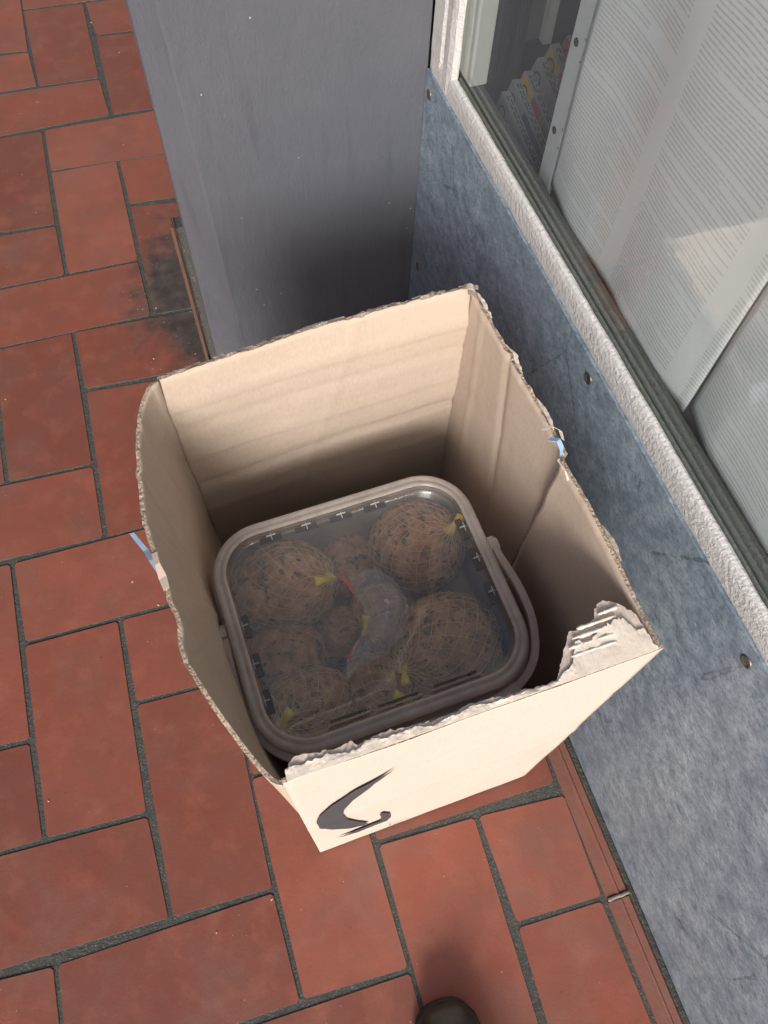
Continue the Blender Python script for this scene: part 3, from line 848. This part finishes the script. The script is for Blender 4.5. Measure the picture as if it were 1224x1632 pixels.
# upper paper ply still on parts of it, with the bare flutes showing next to it
in2 = [(x, fold_y(x) + (y - fold_y(x)) * max(.08, .62 + .55 * nz(x * 60, 5, 5) + .10 * nz(x * 330, 5, 2))) for x, y in inner]
flap_layer('torn_ply', in2, BH + .0056, -.001, .0006, M['torn'])
for k in range(5):
    x0, x1 = (.4635, .4640, .4700, .4770, .4985)[k], (.505, .512, .511, .512, .517)[k]
    y0 = .0560 + .0068 * k
    pts = [(lerp(x0, x1, q / 9), y0 + .0015 * q / 9 + .0006 * nz(q, k, 1), BH + .0056 - .003 * (y0 - .03) / .06) for q in range(10)]
    V, F = tube_vf(pts, [(.0016 + .0011 * nz(q * 1.3, k * 5.1, 8)) * (.45 if q in (0, 9) else 1) for q in range(10)], 6)
    mesh('flute', V, F, M['flute'], cb, True)
# worn paper fibres along rim: short ragged curls on back and right rims
def curl(name, pts, w, mat, th=.0006):
    V = []; F = []
    for k, (p, wv) in enumerate(pts):
        p = Vector(p); wv = Vector(wv); V += [p, p + wv, p + wv + Vector((0, 0, th)), p + Vector((0, 0, th))]
    for k in range(len(pts) - 1):
        for i in range(4): F.append((k * 4 + i, k * 4 + (i + 1) % 4, k * 4 + 4 + (i + 1) % 4, k * 4 + 4 + i))
    e = (len(pts) - 1) * 4
    F += [(3, 2, 1, 0), (e, e + 1, e + 2, e + 3)]
    return mesh(name, V, F, mat, cb)
for k in range(7):
    u0 = (.03, .17, .30, .42, .62, .80, .955)[k]; n2 = 14; pts = []
    for q in range(n2 + 1):
        u = u0 + (.10, .12, .09, .16, .14, .11, .04)[k] * q / n2
        b_ = back(min(u, 1), 1); e = math.sin(math.pi * q / n2)
        pts.append((b_ + Vector((0, .001, -.0015 + .0015 * nz(u * 60, k, 0))), (0, .001 + .0055 * e * (.6 + .6 * nz(u * 90, 2, k)), .0 - .003 * e)))
    curl('rim_shred', pts, 0, M['torn'] if k % 2 else M['card'])
for k in range(4):
    u0 = (.55, .72, .90, .20)[k]; pts = []
    for q in range(11):
        u = u0 + .09 * q / 10
        p, out, z = right(min(u, 1), 1); e = math.sin(math.pi * q / 10)
        pts.append((Vector((p.x + out - .001, p.y, z + .0015 + .0015 * nz(u * 70, k, 3))), (.002 + .004 * e * (.7 + .5 * nz(u * 90, 4, k)), 0, -.002)))
    curl('rim_shred', pts, 0, M['torn'] if k < 3 else M['card'])
# crumpled corner at the back right
for k in range(3):
    pts = []
    for q in range(8):
        f = q / 7
        pts.append((Vector((.512 + .003 * math.cos(k * 1.9) + .007 * f, .437 - .006 * k * f + .004 * math.sin(k * 2.3), .619 + .003 * math.sin(3.1 * f) + .001 * k * .5)), (.003, .006 + .003 * math.sin(k), -.002)))
    curl('rim_shred', pts, 0, M['torn'] if k % 2 else M['card'])
# strips of blue tape left on the rims
def tape(pts, w, mat=M['tape']):
    V = []; F = []
    for k, p in enumerate(pts):
        p = Vector(p); wv = Vector(w) * (.55 + .5 * abs(nz(k * 1.7, p.x * 90, 2)))
        V += [p, p + wv, p + wv + Vector((0, 0, .0006)), p + Vector((0, 0, .0006))]
    for k in range(len(pts) - 1):
        for i in range(4): F.append((k * 4 + i, k * 4 + (i + 1) % 4, k * 4 + 4 + (i + 1) % 4, k * 4 + 4 + i))
    e = (len(pts) - 1) * 4
    F += [(3, 2, 1, 0), (e, e + 1, e + 2, e + 3)]
    return mesh('tape_scrap', V, F, mat, cb)
tape([left(u_, v_) + Vector((o_, 0, 0)) for u_, v_, o_ in ((.400, 1.004, -.0085), (.415, .996, -.0065), (.435, .985, -.004), (.460, .985, -.003), (.485, .975, -.0015), (.51, .96, -.001), (.54, .93, -.001), (.57, .90, -.001), (.60, .86, -.001))], (-.006, -.003, .006))
tape([left(u_, 1.0) + Vector((-.001, 0, o_)) for u_, o_ in ((.46, .001), (.49, .003), (.52, .001), (.55, .002))], (.008, .002, .001), M['card'])
tape([(.5260, .2520, .622), (.5320, .2470, .625), (.5350, .2420, .619), (.5330, .2360, .613)], (-.007, -.005, .002))
tape([(.5215, .2640, .620), (.5280, .2610, .628), (.5340, .2560, .626), (.5365, .2500, .618)], (.001, -.006, .004), M['torn'])
tape([(.5240, .2300, .618), (.5250, .2160, .620), (.5250, .2080, .617)], (.0045, .002, .0), M['torn'])

# ------------------------------------------------------------------ bucket with clear lid
LZ = .475; LC = Vector((.3393, .1976, 0)); LROT = R(3.2); HX, HY, CRD = .1427, .1239, .056
ca, sa = math.cos(LROT), math.sin(LROT)
def rrect(off, z, N=12, hx=HX, hy=HY, cr=CRD):
    out = []; hx += off; hy += off; cr = max(.008, cr + off)
    for k, (sx, sy, a0) in enumerate(((1, 1, 0), (-1, 1, 90), (-1, -1, 180), (1, -1, 270))):
        for q in range(N + 1):
            an = R(a0 + 90 * q / N)
            x = sx * (hx - cr) + cr * math.cos(an); y = sy * (hy - cr) + cr * math.sin(an)
            out.append(Vector((LC.x + ca * x - sa * y, LC.y + sa * x + ca * y, z)))
    return out
def loft(name, rings, mat, parent, cap0=False, cap1=False, close=False):
    V = []; F = []; n_ = len(rings[0])
    for r_ in rings: V += r_
    K = len(rings)
    for k in range(K if close else K - 1):
        for i in range(n_):
            a0 = k * n_ + i; a1 = k * n_ + (i + 1) % n_; b0 = ((k + 1) % K) * n_ + i; b1 = ((k + 1) % K) * n_ + (i + 1) % n_
            F.append((a0, a1, b1, b0))
    if cap0: F.append(tuple(range(n_))[::-1])
    if cap1: F.append(tuple((K - 1) * n_ + i for i in range(n_)))
    return mesh(name, V, F, mat, parent, True)
bk = empty('bucket', (LC.x, LC.y, .0095))
tag(bk, 'square clear plastic bucket of suet balls with hazy lid inside the box', 'bucket')
loft('body', [rrect(-.030, .0105), rrect(-.026, .012), rrect(-.0085, LZ - .020), rrect(-.0100, LZ - .020), rrect(-.0275, .014), rrect(-.030, .014)], M['body'], bk, True, True)
lid = loft('lid', [rrect(-.0185, LZ - .0115), rrect(-.0165, LZ - .0100), rrect(-.0150, LZ - .0020)], M['lid'], bk, True)
loft('lid_rim', [rrect(-.0150, LZ - .0022), rrect(-.0135, LZ + .0005), rrect(-.0105, LZ + .0008), rrect(-.0088, LZ - .0012), rrect(-.0068, LZ - .0012), rrect(-.0052, LZ + .0002), rrect(-.0018, LZ - .0008), rrect(0, LZ - .0045), rrect(.0002, LZ - .0150), rrect(-.0016, LZ - .0155), rrect(-.0022, LZ - .0060), rrect(-.0050, LZ - .0022), rrect(-.0090, LZ - .0034), rrect(-.0125, LZ - .0022)], M['rim'], bk, close=True)
loft('body_collar', [rrect(-.0080, LZ - .020), rrect(.0035, LZ - .021), rrect(.0045, LZ - .028), rrect(.0030, LZ - .034), rrect(-.0085, LZ - .033)], M['rim'], bk)
def lid_pt(x, y, z): return Vector((LC.x + ca * x - sa * y, LC.y + sa * x + ca * y, z))
# snap clips let into the rim of the lid
CLIPD = m_simple('clip_slot', (.075, .070, .068), (.11, .10, .10), 60, .5, .1, 100)
CLIPW = m_simple('clip_white', (.55, .53, .51), (.65, .63, .61), 60, .3, .1, 100)
def clip(x, y, along, inward):
    along = Vector(along); inward = Vector(inward)
    def blk(name, a0, a1, b0, b1, z0, z1, mat, par):
        V = []
        for z in (z0, z1):
            for a_, b_ in ((a0, b0), (a1, b0), (a1, b1), (a0, b1)):
                q = Vector((x, y, 0)) + along * a_ + inward * b_
                V.append(lid_pt(q.x, q.y, z))
        return mesh(name, V, [(0, 3, 2, 1), (4, 5, 6, 7), (0, 1, 5, 4), (1, 2, 6, 5), (2, 3, 7, 6), (3, 0, 4, 7)], mat, par)
    blk('clip_slot', -.013, .011, .0165, .0230, LZ - .0135, LZ - .0098, CLIPD, bk)
    blk('clip_tab', -.0003, .0004, .0155, .0215, LZ - .0096, LZ - .0060, CLIPW, bk)
    blk('clip_tab', -.0050, .0050, .0160, .0166, LZ - .0096, LZ - .0074, CLIPW, bk)
for x in (-.072, -.033, .006, .045): clip(x, HY, (1, 0, 0), (0, -1, 0))
for y in (.050, .012, -.028): clip(HX, y, (0, 1, 0), (-1, 0, 0))
for y in (.020, -.022, -.060): clip(-HX, y, (0, 1, 0), (1, 0, 0))
# pressed step lines along the near edge of the lid
for (x0, x1, yy) in ((-.077, -.034, .0215), (-.029, .019, .0200), (.029, .081, .0205)):
    for dy in (0, .0035):
        V, F = tube_vf([lid_pt(x0 + dy, -HY + yy + dy, LZ - .0096), lid_pt(x1 - dy, -HY + yy + dy, LZ - .0096)], .0010, 4)
        mesh('lid_step', V, F, CLIPD if dy else M['rim'], bk)
# carrying handle lying round the near side
hp = []
outl = rrect(.0030, 0, 16)
def hnd(t):        # 0 left pivot .. 1 right pivot, hanging round the near side
    key = [(-0.1471, 0.0116), (-0.1490, -0.0289), (-0.1476, -0.0656), (-0.1350, -0.1003), (-0.1080, -0.1235), (-0.0675, -0.1317), (0.0000, -0.1336), (0.0579, -0.1345), (0.1042, -0.1292), (0.1370, -0.1080), (0.1529, -0.0714), (0.1548, -0.0328), (0.1490, 0.0058), (0.1461, 0.0289)]
    f = t * (len(key) - 1); i = min(int(f), len(key) - 2); f -= i
    g = lambda k: Vector((*key[max(0, min(len(key) - 1, k))], 0))
    p0, p1, p2, p3 = g(i - 1), g(i), g(i + 1), g(i + 2)
    return .5 * ((2 * p1) + (p2 - p0) * f + (2 * p0 - 5 * p1 + 4 * p2 - p3) * f * f + (3 * p1 - p0 - 3 * p2 + p3) * f ** 3)
V = []; F = []; NH = 70
for k in range(NH + 1):
    t = k / NH; p = hnd(t); q = hnd(min(t + .005, 1)) - hnd(max(t - .005, 0)); nrm = Vector((q.y, -q.x, 0)).normalized()
    sag = -.004 - .010 * math.sin(math.pi * t)
    w0, hgt_ = .0042, .0085
    for (a_, b_) in ((-w0, 0), (w0, -.001), (w0, -hgt_), (-w0, -hgt_ + .001)):
        c = p + nrm * a_; V.append(lid_pt(c.x, c.y, LZ + sag + b_))
for k in range(NH):
    for i in range(4): F.append((k * 4 + i, k * 4 + (i + 1) % 4, k * 4 + 4 + (i + 1) % 4, k * 4 + 4 + i))
F += [(3, 2, 1, 0), tuple(NH * 4 + i for i in range(4))]
hd = bevel_obj(mesh('handle', V, F, M['handle'], bk), .0012, 2)
V = []; F = []; NG = 16
for k in range(NG + 1):
    t = .44 + .19 * k / NG; p = hnd(t); q = hnd(t + .005) - hnd(t - .005); nrm = Vector((q.y, -q.x, 0)).normalized()
    sag = -.004 - .010 * math.sin(math.pi * t); e = 1 if 0 < k < NG else .8
    for (a_, b_) in ((-.0062 * e, .003), (.0075 * e, .0018), (.0085 * e, -.0125), (-.0062 * e, -.0115)):
        c = p + nrm * a_; V.append(lid_pt(c.x, c.y, LZ + sag + b_))
for k in range(NG):
    for i in range(4): F.append((k * 4 + i, k * 4 + (i + 1) % 4, k * 4 + 4 + (i + 1) % 4, k * 4 + 4 + i))
F += [(3, 2, 1, 0), tuple(NG * 4 + i for i in range(4))]
gp = mesh('grip', V, F, M['handle'], bk)
gp.parent = hd; gp.matrix_parent_inverse = Matrix.Translation(-bk.location) if False else Matrix.Identity(4)
bevel_obj(gp, .0015, 2)
for x in (-.1475, .1465):
    V, F = tube_vf([lid_pt(x - .004 * (1 if x > 0 else -1), .020, LZ - .013), lid_pt(x + .006 * (1 if x > 0 else -1), .020, LZ - .013)], .009, 14)
    mesh('pivot', V, F, M['handle'], bk, False)
# printed paper label curving inside the near left corner of the bucket
ring_u = rrect(-.0135, LZ - .028, 12); ring_l = rrect(-.0200, LZ - .17, 12)
def label_part(name, i0, i1, f0, f1, mat, inset=0.0):
    V = []; F = []
    for k, i in enumerate(range(i0, i1 + 1)):
        a_ = ring_u[i % len(ring_u)].lerp(ring_l[i % len(ring_l)], f0); b_ = ring_u[i % len(ring_u)].lerp(ring_l[i % len(ring_l)], f1)
        c0 = Vector((LC.x, LC.y, a_.z)); c1 = Vector((LC.x, LC.y, b_.z))
        V += [a_ + (c0 - a_).normalized() * inset, b_ + (c1 - b_).normalized() * inset]
    for k in range(i1 - i0): F.append((2 * k, 2 * k + 2, 2 * k + 3, 2 * k + 1))
    return mesh(name, V, F, mat, bk, True)
label_part('label', 25, 39, .0, .9, M['labelw'])
label_part('label_band', 25, 39, .12, .24, M['red'], .0008)
label_part('label_print', 25, 27, .26, .7, M['bluel'], .0008)

# ------------------------------------------------------------------ suet balls in yellow nets
def suet_ball(c, r, axis, axis2, seed, label, squash=(1, 1, 1), seeds=55, netted=True):
    c = Vector(c); rd = random.Random(seed)
    root = empty('suet_ball', tuple(c)); tag(root, label, 'suet ball', 'suet balls in the bucket')
    bm = bmesh.new(); bmesh.ops.create_icosphere(bm, subdivisions=5, radius=1)
    S = Vector(squash)
    def rad(d):
        return r * (1 + .045 * nz(d.x * 2.2 + seed, d.y * 2.2, d.z * 2.2) + .028 * nz(d.x * 7, d.y * 7 + seed, d.z * 7) + .062 * nz(d.x * 8, d.y * 8, d.z * 8 + seed) + .048 * nz(d.x * 19, d.y * 19, d.z * 19 + seed))
    for v in bm.verts:
        d = v.co.normalized(); q = rad(d); v.co = Vector((d.x * q * S.x, d.y * q * S.y, d.z * q * S.z))
    me = bpy.data.meshes.new('ball'); bm.to_mesh(me); bm.free()
    for p in me.polygons: p.use_smooth = True
    b = put('ball', me, M['ball']); b.parent = root
    # husks pressed into the surface
    V = []; F = []
    for k in range(seeds):
        d = Vector((rd.gauss(0, 1), rd.gauss(0, 1), abs(rd.gauss(0, 1)) * 1.1 - .25)).normalized()
        q = rad(d); p = Vector((d.x * q * S.x, d.y * q * S.y, d.z * q * S.z))
        t = d.orthogonal().normalized(); t.rotate(Matrix.Rotation(rd.uniform(0, 6.28), 3, d)); s_ = d.cross(t)
        l = rd.uniform(.0020, .0058); w = l * rd.uniform(.35, .6); h = .0009
        i = len(V); V += [p - t * l, p + s_ * w, p + t * l, p - s_ * w, p + d * h, p - d * h]
        F += [(i, i + 1, i + 4), (i + 1, i + 2, i + 4), (i + 2, i + 3, i + 4), (i + 3, i, i + 4), (i + 1, i, i + 5), (i + 2, i + 1, i + 5), (i + 3, i + 2, i + 5), (i, i + 3, i + 5)]
    so = mesh('husks', V, F, M['seed']); so.parent = root; so['kind'] = 'stuff'
    if not netted: return root
    ax = Vector(axis).normalized(); ax2 = Vector(axis2).normalized() if axis2 else -ax
    bx = ax.orthogonal().normalized(); cx_ = ax.cross(bx)
    V = []; F = []; K = 17
    for sgn in (-1, 1):
        for k in range(K):
            pts = []; rr = []; n_ = 26
            for q in range(n_ + 1):
                th = math.pi * q / n_; ph = 2 * math.pi * k / K + sgn * .95 * th
                d = ax * math.cos(th) + (bx * math.cos(ph) + cx_ * math.sin(ph)) * math.sin(th)
                d.normalize(); e = (r * (1 + .045 * nz(d.x * 2.2 + seed, d.y * 2.2, d.z * 2.2)) + rad(d)) * .5 * 1.02 + .0008
                if th < .16: e += (.16 - th) * .07
                pts.append(Vector((d.x * e * S.x, d.y * e * S.y, d.z * e * S.z))); rr.append(.00029)
            v, f = tube_vf(pts, rr, 3, len(V), False); V += v; F += f
    no = mesh('net', V, F, M['net']); no.parent = root; no['kind'] = 'stuff'
    # gathered neck with a clip and a frayed tail
    tip = Vector((ax.x * S.x, ax.y * S.y, ax.z * S.z)) * (r * 1.03)
    an_ = rd.uniform(0, 6.28)
    tl = (ax * .35 + Vector((math.cos(an_), math.sin(an_), .1))).normalized()
    pts = [tip - ax * .004, tip + ax * .004, tip + ax * .004 + tl * .006, tip + ax * .004 + tl * .012, tip + ax * .003 + tl * .018]
    v, f = tube_vf(pts, [.0048, .0034, .0030, .0046, .0058], 8)
    kn = mesh('tie', v, f, M['tie'], None, True); kn.parent = root
    return root
NETTED = 'netted suet ball '
BZ = .375
suet_ball((0.2616, 0.2656, 0.4027), 0.0542, (.78, -.30, .55), None, 1, NETTED + 'lying crosswise in the far left corner, yellow tie towards the middle', (1.08, .92, .93), 90)
suet_ball((0.3417, 0.2796, 0.3719), 0.0389, (0, 1, .2), None, 2, 'small suet ball deep between two netted ones at the back', (1, 1, 1), 25, False)
suet_ball((0.4189, 0.2694, 0.4095), 0.0537, (.55, -.15, .82), None, 3, NETTED + 'in the far right corner with star of strands at its tie', (1, .95, .93), 75)
suet_ball((0.4140, 0.1532, 0.4047), 0.0562, (-.86, -.35, .42), None, 4, NETTED + 'largest one by the handle side, with two yellow ties', (1.06, .95, .95), 80)
suet_ball((0.2472, 0.1913, 0.3883), 0.0432, (0, 0, -1), None, 5, 'bare reddish suet ball against the paper label', (1.0, .85, 1), 30, False)
suet_ball((0.2563, 0.1262, 0.4008), 0.0482, (-.55, -.35, .75), None, 6, NETTED + 'in the near left corner with upright yellow tie', (1.08, .84, .98), 25)
suet_ball((0.3296, 0.1286, 0.3854), 0.0442, (.55, -.55, .62), None, 7, NETTED + 'tilted in the middle of the near side', (.95, .92, 1.0), 35)
suet_ball((0.3128, 0.2048, 0.3670), 0.0356, (.2, .3, .9), None, 8, 'reddish suet ball low in the middle beside red label edge', (1, .9, 1), 20, False)
suet_ball((0.3600, 0.2087, 0.3786), 0.0389, (-.6, -.45, .65), None, 9, NETTED + 'sunk in the middle below the others', (1, 1, 1), 20)
suet_ball((0.4044, 0.2154, 0.3352), 0.0411, (0, 1, .2), None, 10, 'dark suet ball deep between two netted balls at handle side', (1, 1, 1), 40, False)
# crumpled clear film with a red printed edge lying over the middle balls
FILM = [(0.3227, 0.2402), (0.3622, 0.2440), (0.3777, 0.2207), (0.3832, 0.1933), (0.3695, 0.1651), (0.3440, 0.1481), (0.3140, 0.1432), (0.2967, 0.1329), (0.3049, 0.1560), (0.3258, 0.1777), (0.3368, 0.1994), (0.3298, 0.2233)]
RED1 = [(0.3203, 0.2439), (0.3257, 0.2334), (0.3296, 0.2203)]; RED2 = [(0.3040, 0.1523), (0.3118, 0.1637), (0.3223, 0.1725)]
M['film'] = m_plastic('clear_film', .17, (.88, .89, .91), .10, 3.0)
film = empty('plastic_film', (.343, .205, .38)); tag(film, 'crumpled clear plastic film with red edge lying on the suet balls', 'film')
bm = bmesh.new()
vs = [bm.verts.new((x, y, 0.4427)) for x, y in FILM]
bm.faces.new(vs)
bm.normal_update()
bmesh.ops.triangulate(bm, faces=bm.faces[:], ngon_method='EAR_CLIP')
bmesh.ops.subdivide_edges(bm, edges=bm.edges[:], cuts=9, use_grid_fill=True)
for v in bm.verts: v.co.z += .0055 * nz(v.co.x * 50, v.co.y * 50, 3) + .0050 * abs(nz(v.co.x * 75, v.co.y * 75, 6)) + .001
me = bpy.data.meshes.new('sheet'); bm.to_mesh(me); bm.free()
put('sheet', me, M['film'], film)
for pts in (RED1, RED2):
    V = []; F = []
    for k, (x, y) in enumerate(pts):
        w_ = .0028 * (.5 + math.sin(math.pi * (k + .4) / (len(pts) - .2)))
        V += [Vector((x, y, 0.4456)), Vector((x + w_, y + w_ * .3, 0.4451))]
    for k in range(len(pts) - 1): F.append((2 * k, 2 * k + 1, 2 * k + 3, 2 * k + 2))
    mesh('red_edge', V, F, M['red'], film)

# ------------------------------------------------------------------ shoe of the person standing here
shoe = empty('shoe', (.325, -.35, .002))
tag(shoe, 'black shoe with rounded toe on the red tiles', 'shoe')
SB = m_simple('shoe_leather', (.010, .010, .010), (.022, .021, .020), 40, .42, .5, 160, .5, .001)
SR = m_simple('shoe_rubber', (.012, .012, .012), (.02, .02, .02), 40, .7, .4, 200)
SG = m_simple('shoe_lace', (.05, .048, .045), (.10, .095, .09), 60, .8, .4, 200)
def shoe_loft(name, spec, mat):
    V = []; F = []; N_ = 24
    for (y, w, z0, z1, x) in spec:
        for k in range(N_):
            an = 2 * math.pi * k / N_; c, s_ = math.cos(an), math.sin(an)
            zz = z0 + (z1 - z0) * (.5 + .5 * (abs(s_) ** .8) * (1 if s_ > 0 else -1))
            V.append(Vector((.325 + x + w * (abs(c) ** .8) * (1 if c > 0 else -1), y - .011, zz)))
    for k in range(len(spec) - 1):
        for i in range(N_): F.append((k * N_ + i, k * N_ + (i + 1) % N_, k * N_ + N_ + (i + 1) % N_, k * N_ + N_ + i))
    F += [tuple(range(N_))[::-1], tuple((len(spec) - 1) * N_ + i for i in range(N_))]
    return mesh(name, V, F, mat, shoe, True)
shoe_loft('sole', [(-.1850, .008, .004, .018, 0), (-.1875, .021, .0025, .020, 0), (-.195, .032, .0022, .021, 0), (-.212, .043, .002, .022, 0), (-.26, .0475, .002, .022, .002), (-.34, .040, .002, .022, .003), (-.42, .034, .002, .024, .002), (-.465, .032, .002, .025, 0), (-.482, .022, .003, .025, 0), (-.487, .008, .006, .022, 0)], SR)
shoe_loft('upper', [(-.1885, .008, .019, .030, 0), (-.191, .020, .018, .042, 0), (-.198, .030, .018, .052, 0), (-.214, .040, .019, .060, 0), (-.245, .0440, .019, .066, .001), (-.29, .042, .019, .084, .002), (-.34, .037, .020, .104, .003), (-.39, .033, .021, .118, .002), (-.44, .031, .022, .120, .0), (-.470, .026, .022, .112, 0), (-.479, .012, .024, .100, 0)], SB)
V, F = tube_vf([Vector((.325 - .034 + .068 * k / 12, -.2445 + .012 * math.sin(math.pi * k / 12), .046 + .0195 * math.sin(math.pi * k / 12))) for k in range(13)], .0013, 6)
mesh('toe_seam', V, F, SG, shoe, True)
for k in range(4):
    y = -.283 - .024 * k
    V, F = tube_vf([Vector((.327 - .020 + .040 * q / 8, y + .006 * (q / 8 - .5) * (-1) ** k, .0745 + .013 * k + .004 * math.sin(math.pi * q / 8))) for q in range(9)], .0024, 6)
    mesh('lace', V, F, SG, shoe, True)

# ------------------------------------------------------------------ crumbs and grit on the tiles
rd = random.Random(3); V = []; F = []
spots = []
for k in range(190):
    x = rd.uniform(-.75, .58); y = rd.uniform(-.45, 2.2)
    spots.append((x, y))
for k in range(26): spots.append((rd.gauss(.19, .04), rd.gauss(1.05, .14)))
for (x, y) in spots:
    if x > .24 and y > .83: continue
    if .15 < x < .55 and 0 < y < .45: continue
    r_ = rd.choice((.0005, .0006, .0006, .0007, .0009, .0014)); an = rd.uniform(0, 6.28); l = rd.uniform(1, 2.2)
    t = Vector((math.cos(an), math.sin(an), 0)); s_ = Vector((-t.y, t.x, 0)); p = Vector((x, y, .0009)); i = len(V)
    V += [p - t * r_ * l, p + s_ * r_, p + t * r_ * l, p - s_ * r_, p + Vector((0, 0, r_))]
    F += [(i, i + 1, i + 4), (i + 1, i + 2, i + 4), (i + 2, i + 3, i + 4), (i + 3, i, i + 4), (i + 3, i + 2, i + 1, i)]
cr = mesh('crumbs', V, F, m_simple('crumb', (.40, .34, .29), (.60, .55, .49), 300, .8, .2, 300))
tag(cr, 'scattered pale crumbs and grit on the red tiles', 'crumbs', kind='stuff')
